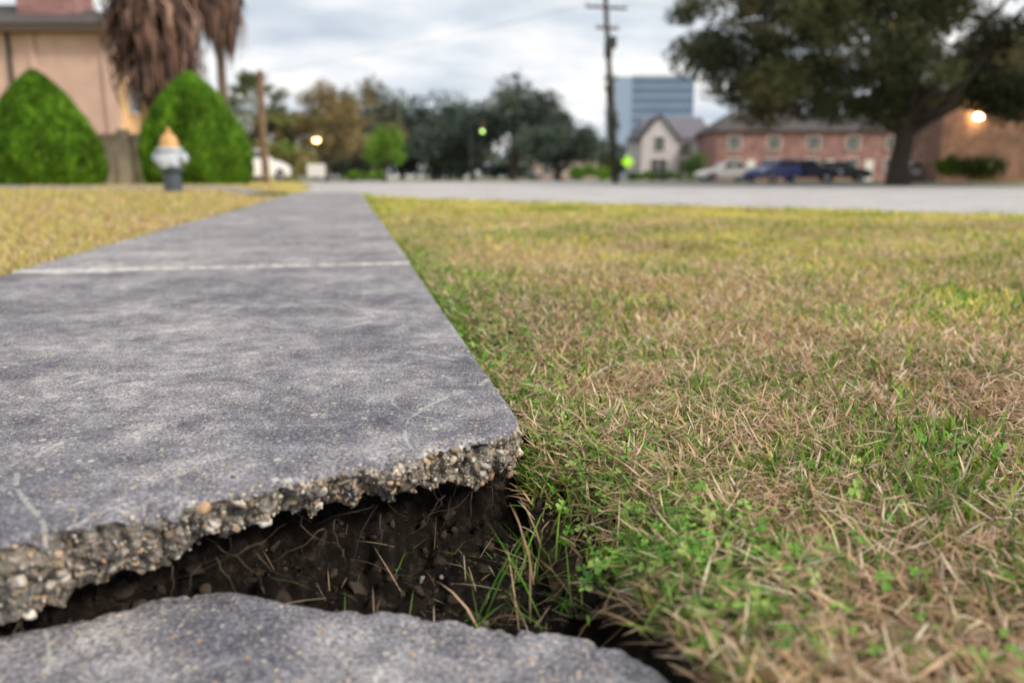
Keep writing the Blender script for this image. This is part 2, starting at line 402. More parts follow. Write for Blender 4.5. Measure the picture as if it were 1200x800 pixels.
for i in range(34):
    s=random.uniform(.02,.6);v=float(edge_up(np.array([s]))[0]);x,y=xy(s,v+random.uniform(0.01,.06));z=random.uniform(-.08,-.06)
    p=[];dx=random.uniform(-.012,.012);k_=random.uniform(.4,1)
    for k in range(10):
        p.append((x,y,z));dx+=random.uniform(-.004,.004);x+=dx*.6;y-=random.uniform(-.001,.008)*k_;z-=random.uniform(.0,.012)*k_
    paths.append((p,[.0011*(1-k/11)*random.uniform(.5,1) for k in range(10)]))
tubes('roots',paths,noisy('root',(.03,.022,.015),(.10,.075,.05),30),n=5)

# ------------------------------------------------------------ grass
def mkblades(name,P,L,Wd,lean,bend,C,mtl,parent=None,az=None):
    n=len(P);az=rng.uniform(0,2*math.pi,n) if az is None else az
    tw=az+math.pi/2+rng.normal(0,.6,n)
    h=np.stack([np.cos(az),np.sin(az),np.zeros(n)],1);w=np.stack([np.cos(tw),np.sin(tw),np.zeros(n)],1)
    ts=[0,.38,.72,1.0];ws=[.8,1,.65,0];pos=P.copy();V=np.zeros((n,7,3));k=0;pt=0
    for i,(a,b) in enumerate(zip(ts,ws)):
        if i:
            ang=lean+bend*(a+pt)/2;st=(a-pt)*L
            pos=pos+h*(np.sin(ang)*st)[:,None];pos[:,2]+=np.cos(ang)*st
        pt=a
        if i<3:
            V[:,k]=pos-w*(Wd*b/2)[:,None];V[:,k+1]=pos+w*(Wd*b/2)[:,None];k+=2
        else:V[:,6]=pos
    tpl=np.array([0,1,3,2,2,3,5,4,4,5,6])
    lp=(tpl[None]+(np.arange(n)*7)[:,None]).ravel()
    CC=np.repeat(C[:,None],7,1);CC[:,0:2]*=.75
    return npmesh(name,V.reshape(-1,3),lp,np.tile([4,4,3],n),mtl,CC.reshape(-1,3),False,parent)
def inpoly(x,y,poly):
    r=np.zeros(len(x),bool);m=len(poly)
    for i in range(m):
        x0,y0=poly[i];x1,y1=poly[(i+1)%m]
        c=((y0>y)!=(y1>y));r^=c&(x<(x1-x0)*(y-y0)/((y1-y0) if y1!=y0 else 1e-9)+x0)
    return r
RL=[tuple(float(c) for c in xy(0,v)) for v in (-1,17.4)]
polyR=[RL[0]]+kerbR+[RL[1]]
polyL=[(-14,.5)]+[tuple(float(c) for c in xy(WID,v)) for v in (.3,17.6)]+[(-8,24),(-26,24)]
def sample(n,rmin,rmax,a0,a1,k=1.3):
    lo_,hi_=math.log(1+(rmin/k)**2),math.log(1+(rmax/k)**2)
    r=k*np.sqrt(np.exp(rng.uniform(lo_,hi_,n))-1);a=np.radians(rng.uniform(a0,a1,n))
    return r*np.sin(a),r*np.cos(a),r
def clearlo(x,y,q):
    _,v=sv(x,y);return (q>.055)|(v>.74)
G=np.array([[.16,.34,.035],[.23,.43,.045],[.09,.22,.028],[.35,.50,.08]])
YG=np.array([[.76,.66,.13],[.62,.60,.10],[.84,.70,.24],[.50,.54,.09]])
TAN=np.array([[.70,.50,.31],[.82,.63,.42],[.50,.33,.20],[.72,.48,.32],[.34,.22,.14],[.86,.74,.56]])
def pick(pal,n):return pal[rng.integers(0,len(pal),n)]*rng.uniform(.62,1.12,(n,1))
def gcolors(x,y,r,green,yk=.60):
    n=len(x);c=pick(TAN,n);far=sm(1.2,3.6,r)
    isg=rng.random(n)<green
    c[isg]=pick(G,isg.sum())
    isy=(rng.random(n)<far*yk*(1+.5*fbm(x*.9,y*.9,31,o=2))+.08);c[isy]=pick(YG,isy.sum())
    return c
M_gr=attrmat('grass_blade',.5,.35,.35)
BR=lambda x,y:(((x-.05)/.075)**2+((y-.80)/.17)**2)
x,y,r=sample(560000,.35,17.8,-42,52)
q,v=sv(x,y);q=-q
ok=inpoly(x,y,polyR)&(q>.004)&clearlo(x,y,q)
ok&=(BR(x,y)>rng.uniform(.3,1.5,len(x)))
mar=(q<.04)&(y<.95);ok&=~(mar&(rng.random(len(x))<.75))
x,y,r,q=x[ok],y[ok],r[ok],q[ok];n=len(x)
pat=fbm(x*2.2,y*2.2,o=3);pat2=fbm(x*9,y*9,5.,o=3)
green=.19+.8*pat+.6*pat2+.75*np.exp(-q/.18)*sm(.9,1.2,y)+.06*sm(2,4,r)
green+=.6*np.exp(-(((x-.17)/.12)**2+((y-.73)/.12)**2))+.3*np.exp(-(((x-.5)/.1)**2+((y-.6)/.1)**2))
green=np.clip(green,.04,.94)
C=gcolors(x,y,r,green);isg=C[:,1]>C[:,0]*1.2
C*=(1+.5*fbm(x*1.6,y*1.6,11,o=3))[:,None]
L=rng.uniform(.018,.05,n)*(1+.3*pat)*(1+.03*r)
Wd=rng.uniform(.0014,.0038,n)*(1+.38*r)
lean=np.where(isg,rng.uniform(0,.85,n),rng.uniform(.3,1.45,n));bend=rng.uniform(.1,1.2,n)
bend=np.minimum(bend,1.75-lean)
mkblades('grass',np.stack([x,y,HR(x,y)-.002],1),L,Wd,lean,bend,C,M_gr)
x,y,r=sample(30000,.4,7,-30,48);q,v=sv(x,y);q=-q
ok=inpoly(x,y,polyR)&(q>.01)&(BR(x,y)>1.2)&clearlo(x,y,q);x,y,r,q=x[ok],y[ok],r[ok],q[ok]
ok=fbm(x*3.3,y*3.3,21,o=3)+.5*np.exp(-q/.15)>rng.uniform(-.2,.55,len(x));x,y,r=x[ok],y[ok],r[ok];n=len(x)
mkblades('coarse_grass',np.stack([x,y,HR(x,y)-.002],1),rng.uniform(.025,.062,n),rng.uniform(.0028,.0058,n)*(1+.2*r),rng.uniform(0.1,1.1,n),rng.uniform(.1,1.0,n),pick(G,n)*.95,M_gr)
x,y,r=sample(180000,.4,7,-30,48);q,v=sv(x,y);q=-q
ok=inpoly(x,y,polyR)&(q>.03)&(BR(x,y)>1.1)&clearlo(x,y,q);x,y,r=x[ok],y[ok],r[ok]
pt=fbm(x*3.1,y*3.1,8,o=3);ok=pt>rng.uniform(-.55,.22,len(x));x,y,r=x[ok],y[ok],r[ok];n=len(x)
mkblades('dry_thatch',np.stack([x,y,HR(x,y)+rng.uniform(.006,.036,n)],1),rng.uniform(.015,.05,n),rng.uniform(.0009,.0024,n)*(1+.35*r),rng.uniform(1.0,1.75,n),rng.uniform(-.4,.4,n),pick(TAN,n)*1.05,M_gr)
# left lawn
x,y,r=sample(230000,1.5,22,-50,-8,3)
q,v=sv(x,y);ok=inpoly(x,y,polyL)&(q>WID+.01);x,y,r=x[ok],y[ok],r[ok];n=len(x)
pat=fbm(x*1.2,y*1.2,o=3)
C=gcolors(x,y,r,np.clip(.06+.5*pat+.2*fbm(x*6,y*6,3,o=2),.02,.9),.30)
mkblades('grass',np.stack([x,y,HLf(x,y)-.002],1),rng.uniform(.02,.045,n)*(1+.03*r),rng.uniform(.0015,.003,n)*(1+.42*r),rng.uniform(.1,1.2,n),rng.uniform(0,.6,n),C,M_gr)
# weeds
tufts=[(.055,.86,10),(.03,.75,9),(.075,.72,7),(.01,.83,8),(.09,.93,14),(.12,1.05,12),(-.03,.73,5),(.25,.60,10),(.47,.62,10),(.40,.50,9),(.33,.95,6),(.10,.80,8),(.13,.63,7),(.045,.90,7)]
P=[];Ls=[];Ws=[];Cs=[];ln=[]
for tx,ty,k in tufts:
    for i in range(k):
        px,py=tx+random.gauss(0,.014),ty+random.gauss(0,.014)
        zz=float(HR(np.array([px]),np.array([py]))[0]) if tx>.05 else -.15
        P.append((px,py,zz-.004));Ls.append(random.uniform(.04,.13 if ty>.6 else .08));Ws.append(random.uniform(.0014,.003));ln.append(random.uniform(.02,.7))
        Cs.append(random.choice([(.16,.34,.04),(.12,.30,.03),(.24,.40,.06),(.60,.44,.26),(.55,.38,.2)]))
n=len(P)
mkblades('weed_tuft',np.array(P),np.array(Ls),np.array(Ws),np.array(ln),rng.uniform(.2,1.1,n),np.array(Cs)*rng.uniform(.8,1.1,(n,1)),M_gr)
n=420;ss=rng.uniform(-.14,.32,n);vv=edge_lo(np.clip(ss,S0L,1))+rng.uniform(.01,.24,n);X2,Y2=xy(ss,vv)
zc=np.where(ss<-.01,np.maximum(soilz(X2,Y2),HR(X2,Y2)),soilz(X2,Y2));ok=(ss<.1)|(rng.random(n)<.35)
m_=int(ok.sum())
mkblades('dry_stems',np.stack([X2,Y2,zc+.004],1)[ok],rng.uniform(.015,.07,m_),rng.uniform(.0007,.0018,m_),rng.uniform(.8,1.6,m_),rng.uniform(-.3,.5,m_),np.where(rng.random((m_,1))<.35,np.array([[.12,.24,.04]]),pick(TAN,m_)*.75),M_gr)

M_clv=attrmat('clover_leaf',.5,.3,.35)
def clover(name,x,y,hgt,size):
    n=len(x)
    a0=rng.uniform(0,2*math.pi,n);z=HR(x,y)+hgt
    tx,ty=rng.normal(0,.45,n),rng.normal(0,.45,n)
    prof=np.array([(0,0),(.45,.38),(.85,.48),(1.0,.22),(.93,0),(1.0,-.22),(.85,-.48),(.45,-.38)])
    VV=np.zeros((n,3,8,3))
    for k in range(3):
        a=a0+k*2*math.pi/3+rng.normal(0,.15,n)
        for i,(u_,w_) in enumerate(prof):
            dx=size*(u_*np.cos(a)-w_*np.sin(a));dy=size*(u_*np.sin(a)+w_*np.cos(a))
            VV[:,k,i]=np.stack([x+dx,y+dy,z+dx*tx+dy*ty+size*(abs(w_)*.45-.12*u_)],1)
    m=n*3;lp=np.array([[0,1,2,3,4],[0,4,5,6,7]]).reshape(1,10)+(np.arange(m)*8)[:,None]
    base=np.array([[.13,.34,.035],[.19,.43,.045],[.09,.23,.03],[.27,.50,.09],[.32,.44,.11]])
    C=np.repeat(base[rng.integers(0,5,n)]*rng.uniform(.6,1.2,(n,1)),24,0)
    npmesh(name,VV.reshape(-1,3),lp,np.full(m*2,5),M_clv,C)
xs=[];ys=[]
def addp(cx,cy,rx,ry,n):
    xs.append(rng.normal(cx,rx,n));ys.append(rng.normal(cy,ry,n))
addp(.17,.76,.045,.05,540);addp(.24,.70,.055,.035,260);addp(.20,.61,.04,.035,150);addp(.13,.98,.04,.06,200)
addp(.52,.62,.06,.05,40);addp(.42,.85,.05,.05,40);addp(.70,.95,.1,.06,50);addp(.33,.55,.05,.03,50)
n=1900;vv=rng.uniform(1.0,3.6,n);qq=np.abs(rng.normal(0,.10,n))+.004;X2,Y2=xy(-qq,vv);xs.append(X2);ys.append(Y2)
n=420;X2=rng.uniform(.1,1.6,n);Y2=rng.uniform(.5,2.4,n);k=fbm(X2*5,Y2*5,3,o=2)>.2;xs.append(X2[k]);ys.append(Y2[k])
x=np.concatenate(xs);y=np.concatenate(ys);q,_=sv(x,y);k=(-q>.012)&clearlo(x,y,-q);x,y=x[k],y[k];n=len(x)
clover('clover_patch',x,y,rng.uniform(.006,.040,n),rng.uniform(.0035,.009,n))
n=340;X2=rng.uniform(.1,2.2,n);Y2=rng.uniform(.5,3,n);q,_=sv(X2,Y2);k=-q>.06;X2,Y2=X2[k],Y2[k];n=len(X2)
mkblades('fallen_leaves',np.stack([X2,Y2,HR(X2,Y2)+rng.uniform(.014,.034,n)],1),rng.uniform(.012,.024,n),rng.uniform(.004,.008,n),rng.uniform(1.2,1.6,n),rng.uniform(-.5,.5,n),pick(np.array([[.48,.47,.42],[.44,.28,.16],[.34,.36,.28]]),n),M_gr)

# ------------------------------------------------------------ ground, road, kerbs
M_ground=noisy('ground_earth',(.12,.15,.05),(.2,.2,.08),.3,.95,0)
poly_obj('ground',[(-1500,-1500,-.30),(1500,-1500,-.30),(1500,1500,-.30),(-1500,1500,-.30)],[(0,1,2,3)],M_ground)
M_road=concrete('road_concrete',(.34,.34,.36),(.46,.46,.47),speck=False,scr=False,fine=.5,a_sc=.6)
farE=[(90,14),(58,24),(30,40),(15,49),(9,58),(6.5,75),(5,100)]
rp=[(90,-40),(25,-11)]+kerbR+roadL+farE[::-1]
poly_obj('road',[(x,y,-.15) for x,y in rp],[tuple(range(len(rp)))],M_road)
M_kerb=noisy('kerb_concrete',(.33,.33,.32),(.47,.46,.44),6,.9,.3,.005)
def ribbon(name,pts,w,z0,zf,mtl,drop=0,off=0,n=200):
    p=resample(pts,n);d=np.gradient(p,axis=0);d/=np.linalg.norm(d,axis=1)[:,None]
    nn=np.stack([d[:,1],-d[:,0]],1)
    a=p+nn*off;b=p+nn*(off+w)
    za=zf(a[:,0],a[:,1]) if callable(zf) else np.full(n,zf);zb=zf(b[:,0],b[:,1]) if callable(zf) else np.full(n,zf)
    rows=[np.c_[a,za-drop],np.c_[a,za],np.c_[b,zb],np.c_[b,zb-drop]] if drop else [np.c_[a,za],np.c_[b,zb]]
    return grid(name,np.stack(rows,0),mtl,smooth=False)
ribbon('kerb',kerbR,.15,0,-.018,M_kerb,.16,-.13)
ribbon('kerb',roadL,.15,0,-.008,M_kerb,.16,-.02)
ribbon('kerb',farE,.15,0,-.01,M_kerb,.16,-.15)
fv=farE+[(300,100),(300,14)]
poly_obj('verge',[(x,y,-.02) for x,y in fv],[tuple(range(len(fv)))],M_far)
poly_obj('parking_lot',[(x,y,-.014) for x,y in [(13.5,56),(30,50),(34,64),(12,70)]],[(0,1,2,3)],noisy('asphalt',(.05,.05,.052),(.08,.08,.08),3,.9,.3))
ribbon('footpath',[(-4.3,13.9),(-8,14.6),(-14,15.2),(-60,18)],1.3,0,lambda x,y:HLf(x,y)+.055,M_walk,.07,-.65)

# ------------------------------------------------------------ foliage
M_leaf=attrmat('foliage',.6,.25,.25)
M_bark=noisy('bark',(.045,.035,.028),(.11,.09,.07),12,.95,.8,.03)
def leaves(name,clumps,n,size,cols,parent=None,shell=.35,droop=0,aspect=.6):
    cl=np.array(clumps,float);vol=(cl[:,3]*cl[:,4]*cl[:,5])**(.75);w=vol/vol.sum()
    k=rng.choice(len(cl),n,p=w);d=rng.normal(size=(n,3));d/=np.linalg.norm(d,axis=1)[:,None]
    rr=rng.random(n)**shell
    rr*=1+.28*fbm(d[:,0]*2.2+k*3.1,d[:,1]*2.2,d[:,2]*2.2,o=3)
    P=cl[k,:3]+d*cl[k,3:6]*rr[:,None]
    g=fbm(P[:,0]*1.1/size*.25,P[:,1]*1.1/size*.25,P[:,2]*1.1/size*.25,o=2)
    ok=g>-.28;P,k=P[ok],k[ok];n=len(P)
    Rm=rotm(n);sz=size*rng.uniform(.6,1.3,n)
    q=np.array([(-1,0,0),(0,-aspect,0),(1,0,0),(0,aspect,0)])*.5
    V=np.einsum('nij,kj->nki',Rm,q)*sz[:,None,None]+P[:,None]
    cols=np.array(cols);ck=rng.integers(0,len(cols),len(cl))
    mixr=rng.random(n)<.6;ci=np.where(mixr,ck[k],rng.integers(0,len(cols),n))
    C=cols[ci]*rng.uniform(.65,1.3,(n,1))*(.75+.5*rng.random(len(cl))[k])[:,None]
    return npmesh(name,V.reshape(-1,3),np.arange(n*4),np.full(n,4),M_leaf,np.repeat(C,4,0),False,parent)
def tree(name,x,y,h,w,cols,trunk_h=None,tr=.2,n=9000,size=.3,nc=22,z0=-.02,flat=.6,seed=0,limbs=7):
    rs=random.Random(seed);g=group(name,(x,y,z0));th_=trunk_h or h*.25
    cl=[]
    for i in range(nc):
        a=rs.uniform(0,2*math.pi);rr=w/2*math.sqrt(rs.random())*.8;zc=th_+(h-th_)*(.12+.68*rs.random()*(1-(rr/(w/2))**2*.6)+.05)
        s=w*rs.uniform(.12,.22);cl.append((x+rr*math.cos(a),y+rr*math.sin(a),z0+zc,s,s,min(s*flat*1.4,(h-th_)*.28)))
    s=w*.2;cl.append((x,y,z0+h-(h-th_)*.22,s,s,(h-th_)*.22))
    leaves('crown',cl,n,size,cols,g,shell=.5)
    ps=[([(x,y,z0),(x+.05,y,z0+th_*.5),(x,y,z0+th_),(x,y,z0+th_+(h-th_)*.4)],[tr*1.3,tr,tr*.9,tr*.35])]
    for c in rs.sample(cl,min(limbs,len(cl))):
        c=c[:3];ps.append(([(x,y,z0+th_*.85),(x+(c[0]-x)*.45,y+(c[1]-y)*.45,z0+th_+(c[2]-z0-th_)*.35),c],[tr*.5,tr*.3,tr*.08]))
    tubes('trunk_and_limbs',ps,M_bark,g)
    return g
OAK=[(.045,.058,.024),(.065,.08,.03),(.11,.11,.04),(.03,.038,.02),(.15,.13,.055)]
BLU=[(.065,.095,.080),(.085,.12,.095),(.05,.07,.06),(.12,.15,.10)]
OLV=[(.30,.23,.10),(.22,.18,.08),(.36,.28,.13),(.16,.15,.065)]
BRT=[(.15,.30,.03),(.22,.40,.04),(.10,.21,.03)]
# big live oak
g=group('live_oak_tree',(22.2,45,-.02));rs=random.Random(3);cl=[]
for i in range(190):
    a=rs.uniform(0,2*math.pi);rr=13.2*math.sqrt(rs.random())
    zb=3.7+1.5*(rr/13.)**2;zt_=5.5+9.5*math.sqrt(max(0,1-(rr/15)**2))
    z=zb+(zt_-zb)*rs.random()**1.15
    s=rs.uniform(1.1,2.2);cl.append((22.2+rr*math.cos(a),45+rr*.85*math.sin(a),z,s,s,s*.62))
leaves('crown',cl,150000,.26,OAK,g,shell=.5)
ps=[([(22.2,45,-.1),(22.1,45,1.0),(22.25,45,2.4),(22.2,45,4.2)],[.80,.55,.52,.42])]
for i in range(14):
    c=cl[rs.randrange(len(cl))];x,y,z=c[:3]
    ps.append(([(22.2,45,2.5+rs.random()),(22.2+(x-22.2)*.3,45+(y-45)*.3,4.0+rs.random()),(22.2+(x-22.2)*.65,45+(y-45)*.65,4.8+(z-5)*.6),(x,y,z)],[.26,.18,.11,.05]))
tubes('trunk_and_limbs',ps,M_bark,g,n=12)
def X(px,D):return (px-600)/920*D
tree('oak_tree',X(600,90),90,11.8,13,BLU+[(.04,.05,.03)],1.4,.35,15000,.42,34,seed=1)
tree('oak_tree',X(508,98),98,10.8,14,BLU,1.4,.35,14000,.42,32,seed=2)
tree('oak_tree',X(655,84),84,7.4,9.5,BLU,1.0,.25,10000,.36,24,seed=3)
tree('oak_tree',X(555,104),104,9.6,11,BLU,1,.3,9000,.42,24,seed=9)
tree('oak_tree',X(470,112),112,12.6,14,BLU,1,.3,11000,.46,28,seed=19)
tree('oak_tree',X(425,105),105,9.5,12,BLU+OLV,1,.3,9000,.46,24,seed=29)
tree('turning_tree',X(384,70),70,8.8,7.4,OLV,1.4,.22,11000,.28,28,seed=4)
tree('turning_tree',X(438,84),84,11.0,8,OLV+BLU,1.8,.25,9000,.33,26,seed=5)
tree('turning_tree',X(330,72),72,6.8,6.5,OLV+BLU,1.2,.2,8000,.33,20,seed=14)
tree('small_round_tree',X(452,56),56,4.0,3.3,BRT,1.0,.1,8000,.15,26,flat=.9,seed=6)
tree('sapling_tree',X(650,110),110,7.5,7,BLU,2,.2,5000,.42,16,seed=8)
cl=[];rs=random.Random(11)
for i in range(210):
    x=rs.uniform(-150,170);hh_=rs.uniform(.5,3.6)+1.4*math.sin(x*.07)+(4.0 if -50<x<8 else 0)*rs.random()
    cl.append((x,140+rs.uniform(-12,25),max(.8,hh_),rs.uniform(3,6),3,rs.uniform(1.8,3.0)))
leaves('distant_trees',cl,66000,.8,BLU+OAK,shell=.5)
def bush(name,x,y,w,h,cols,n,size,z0=-.02,d=None):
    d=d or w;cl=[];rs=random.Random(int(x*100))
    for i in range(max(6,int(w*3))):cl.append((x+rs.uniform(-.42,.42)*w,y+rs.uniform(-.3,.3)*d,z0+h*rs.uniform(.35,.62),min(w,h)*.4,min(d,h)*.4,h*.38))
    return leaves(name,cl,n,size,cols,shell=.5)
bush('hedge',X(1130,50),50,5.4,1.9,BRT+OAK,7000,.16,d=1.5)
bush('hedge',X(690,80),80,5.5,1.7,BRT,3500,.25,d=2)
bush('hedge',X(765,70),70,5.5,1.0,BRT+BLU,3500,.2,d=1.5)
bush('round_shrub',X(813,72),72,1.7,2.9,BLU+BRT,2500,.2)
bush('hedge',X(430,60),60,4,.9,BRT,2500,.2,d=1)
bush('hedge',X(330,46),46,3.4,2.6,BRT+OLV,5000,.2,z0=.05,d=2)
bush('hedge',X(560,95),95,14,2.2,BLU,5500,.3,d=1.5)
bush('hedge',X(420,100),100,18,3.4,BLU+OAK,7000,.4,d=2)

# topiary cones
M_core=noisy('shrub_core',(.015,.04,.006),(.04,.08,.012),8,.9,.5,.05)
CG=[(.12,.29,.022),(.18,.38,.03),(.07,.18,.018),(.25,.46,.045)]
def cone_shrub(x,y,z0,w,h,sd,ex,pw):
    g=group('cone_shrub',(x,y,z0))
    def rad(t):
        t=np.asarray(t,float)
        return w/2*np.where(t<.15,.88+.12*np.sin(np.clip(t,0,.15)/.15*math.pi/2),np.clip(1-(np.clip((t-.15)/.85,0,1))**ex,0,1)**pw)
    tt=np.linspace(0,.995,24);prof=[(max(.02,float(rad(t))*.90),float(t)*h*.97) for t in tt]
    lathe('core',prof,M_core,(x,y,z0),g)
    n=46000;t=rng.random(n)**1.2;a=rng.uniform(0,2*math.pi,n)
    lump=1+.14*fbm(np.cos(a)*3+sd,np.sin(a)*3,t*6,o=3)
    r=(rad(t)*lump)*rng.uniform(.88,1.03,n)+.01
    P=np.stack([x+r*np.cos(a),y+r*np.sin(a),z0+t*h*(1+.01*lump)],1)
    L=rng.uniform(.05,.15,n);cc=np.array(CG)[rng.integers(0,4,n)]*rng.uniform(.5,1.35,(n,1))
    cc*=(.95+.8*(fbm(P[:,0]*3,P[:,1]*3,P[:,2]*3,o=2)))[:,None]
    mkblades('foliage_sprays',P,L,rng.uniform(.02,.045,n),rng.uniform(.1,.9,n),rng.uniform(-.3,.4,n),cc,M_leaf,g,az=a+rng.normal(0,.5,n))
cone_shrub(-13.05,22,.09,3.05,2.98,1,1.75,.85);cone_shrub(-8.8,22,.09,2.75,2.92,7,2.0,.78)

# palms
M_dead=attrmat('dead_frond',.9,.15,.1)
M_palm=noisy('palm_trunk',(.10,.07,.055),(.20,.145,.11),9,.95,.7,.03)
def fan_palm(name,x,y,z0,h,skb,skw,sd,n=900,tr=.22):
    g=group(name,(x,y,z0));rs=random.Random(sd)
    tubes('trunk',[([(x,y,z0),(x+.03,y,z0+h*.5),(x,y,z0+h)],[tr*1.25,tr,tr])],M_palm,g,n=14)
    V=[];F=[];C=[]
    for i in range(n):
        lob=rs.choice((-2.2,-1.2,-.3,.5,1.6,2.6));a=rs.gauss(lob,.3) if rs.random()<.75 else rs.uniform(0,6.28)
        zt=rs.uniform(skb+.9+.5*math.sin(lob*3),h);rr=rs.uniform(.45,1)*skw/2*(.55+.45*math.sin(math.pi*min(1,(zt-skb)/(h-skb)*.9+.1)))
        ln=rs.uniform(.9,2.0);da=rs.uniform(-.25,.25);w=rs.uniform(.04,.10)
        pts=[(tr*.8,zt,a),(rr*.75,zt-.15,a+da*.4),(rr,zt-ln*.45,a+da*.8),(rr*rs.uniform(.75,1.0),zt-ln,a+da)]
        o=len(V);c=rs.choice([(.17,.10,.075),(.25,.155,.12),(.10,.065,.055),(.33,.22,.17),(.14,.09,.08)]);k=rs.uniform(.6,1.1)
        for j,(r_,z_,a_) in enumerate(pts):
            ww=w*(.3,1,.9,.1)[j];cx,cy=x+r_*math.cos(a_),y+r_*math.sin(a_)
            V.append((cx-ww*math.sin(a_),cy+ww*math.cos(a_),z0+z_));V.append((cx+ww*math.sin(a_),cy-ww*math.cos(a_),z0+z_));C+= [[q*k for q in c]]*2
        for j in range(3):F.append((o+2*j,o+2*j+1,o+2*j+3,o+2*j+2))
    npmesh('dead_frond_skirt',V,np.array(F),np.full(len(F),4),M_dead,np.array(C),False,g)
    crown_fans(g,x,y,z0+h,1.5,34,rs)
def crown_fans(g,x,y,z,R,nf,rs,cols=((.06,.12,.03),(.09,.16,.04))):
    V=[];F=[];C=[]
    for i in range(nf):
        a=rs.uniform(0,2*math.pi);el=rs.uniform(-.5,1.3);L=R*rs.uniform(.5,.75)
        d=Vector((math.cos(a)*math.cos(el),math.sin(a)*math.cos(el),math.sin(el)));u_=Vector((-math.sin(a),math.cos(a),0));b_=Vector((x,y,z));tip=b_+d*L
        c=rs.choice(cols);o=len(V);w=u_*.015;V+=[b_-w,b_+w,tip+w,tip-w];F.append((o,o+1,o+2,o+3));C+=[c]*4
        for k in range(15):
            f=(k/14-.5)*3.6;dd=(d*math.cos(f)+u_*math.sin(f));ll=R*.6*rs.uniform(.8,1);o=len(V);pp=dd.cross(Vector((0,0,1))).normalized()*.07
            e=tip+dd*ll-Vector((0,0,.25*ll));m=tip+dd*ll*.55
            V+=[tip,m-pp,e,m+pp];F.append((o,o+1,o+2,o+3));C+=[c]*4
    npmesh('crown',np.array([tuple(v) for v in V]),np.array(F),np.full(len(F),4),M_leaf,np.array(C),False,g)
fan_palm('fan_palm_tree',X(196,25.5),25.5,.09,8.3,2.7,3.3,1,1300,.27)
fan_palm('fan_palm_tree',X(268,31),31,.09,9.0,5.6,2.3,2,600,.16)
g=group('small_palm_tree',(X(305,52),52,0))
tubes('trunk',[([(X(305,52),52,0),(X(306,52),52,4.3)],[.24,.18])],M_bark,g);crown_fans(g,X(305,52),52,4.8,2.3,60,random.Random(8),((.13,.16,.05),(.18,.20,.08),(.09,.12,.04)))

# posts, poles
M_wood=noisy('weathered_wood',(.13,.08,.05),(.25,.17,.11),7,.9,.6,.02)
M_pole=noisy('creosote_wood',(.05,.04,.035),(.10,.08,.07),7,.9,.5,.02)
M_steel=mat('galvanised_steel',(.35,.36,.37),.5,.6)
M_black=mat('black_metal',(.03,.03,.03),.5)
g=group('wooden_post',(X(312,30),30,.09));x=X(312,30)
tubes('post',[([(x,30,.05),(x-.02,30,2.2),(x+.02,30,4.15)],[.14,.135,.12])],M_wood,g,n=12)
tubes('cap',[([(x+.02,30,4.15),(x+.02,30,4.22)],[.12,.05])],M_wood,g,n=12)
D=55;g=group('utility_pole',(X(721,D),D,-.02));bx=X(721,D);txp=X(721,D)-1.15
tubes('pole',[([(bx,D,-.1),((bx+txp)/2,D,7),(txp,D,14)],[.22,.19,.15])],M_pole,g,n=12)
def on(z):return bx+(txp-bx)*z/14
for z,w in ((11.4,1.45),(10.1,.8),(13.2,1.2)):
    R=Matrix.Rotation(.25,3,'Z');box('crossarm',-w,w,-.06,.06,-.08,.08,M_pole,g,R=R,c=(on(z),D-.2,z))
    for k in (-.9,-.45,.45,.9):lathe('insulator',[(.02,0),(.05,.05),(.03,.1),(.05,.15),(.02,.2)],M_steel,(on(z)+k*w,D-.2+k*w*.25,z+.08),g,n=10)
lathe('transformer',[(.2,0),(.28,.06),(.28,.95),(.2,1.05),(.05,1.08)],M_black,(on(8.6)-.05,D-.42,8.2),g,n=16)
lathe('transformer',[(.18,0),(.24,.06),(.24,.7),(.1,.8)],M_black,(on(8.9)+.3,D-.3,8.8),g,n=16)
cl=[(on(z)+random.uniform(-.1,.1),D,z,.42+.16*math.sin(z*2),.42,.5) for z in np.arange(.4,7.2,.4)]
leaves('climbing_vine',cl,4500,.14,OAK+[(.05,.09,.03)],g,shell=.6)
def wire(p,q,sag):return ([tuple(Vector(p).lerp(Vector(q),k/14)-Vector((0,0,sag*4*(k/14)*(1-k/14)))) for k in range(15)],[.012]*15)
tubes('overhead_wires',[wire((on(11.6)+k,D,11.7),(-60+k,110,12.0),1.5) for k in (-1.1,)]+[wire((on(11.6)+k,D,11.7),(70+k,60,12.5),1.4) for k in (1.1,)],M_black,g,n=4)
def emis(name,c,s):
    m=mat(name,c);b=m.node_tree.nodes['Principled BSDF'];b.inputs['Emission Color'].default_value=(*c,1);b.inputs['Emission Strength'].default_value=s;return m
M_warm=emis('lamp_warm',(1,.60,.20),12);M_grn=emis('signal_green',(.6,1,.25),3)
def street_lamp(px,D,h,em,lean=1):
    x=X(px,D);g=group('street_lamp',(x,D,0))
    tubes('pole',[([(x,D,-.05),(x,D,h*.6),(x,D,h)],[.09,.07,.05]),([(x,D,h),(x+lean*.4,D,h+.25),(x+lean*1.0,D,h+.25)],[.04,.035,.03])],M_steel,g)
    lathe('lamp_head',[(.05,-.02),(.22,.0),(.24,.08),(.12,.2),(.04,.25)],M_black,(x+lean*1.1,D,h+.12),g,n=14)
    lathe('bulb',[(.08,-.24),(.19,-.17),(.21,-.05),(.15,-.01)],em,(x+lean*1.1,D,h+.12),g,n=14)
street_lamp(350,48,2.5,M_warm,1.1)
x=X(556,70);g=group('traffic_light',(x,70,0))
tubes('mast',[([(x-.3,70,-.1),(x-.3,70,5.2)],[.07,.05]),([(x-.3,70,5.1),(x+.7,70,5.2)],[.04,.03])],M_black,g)
box('signal_housing',x+.55,x+.95,69.8,70.1,4.05,5.2,M_black,g,.03)
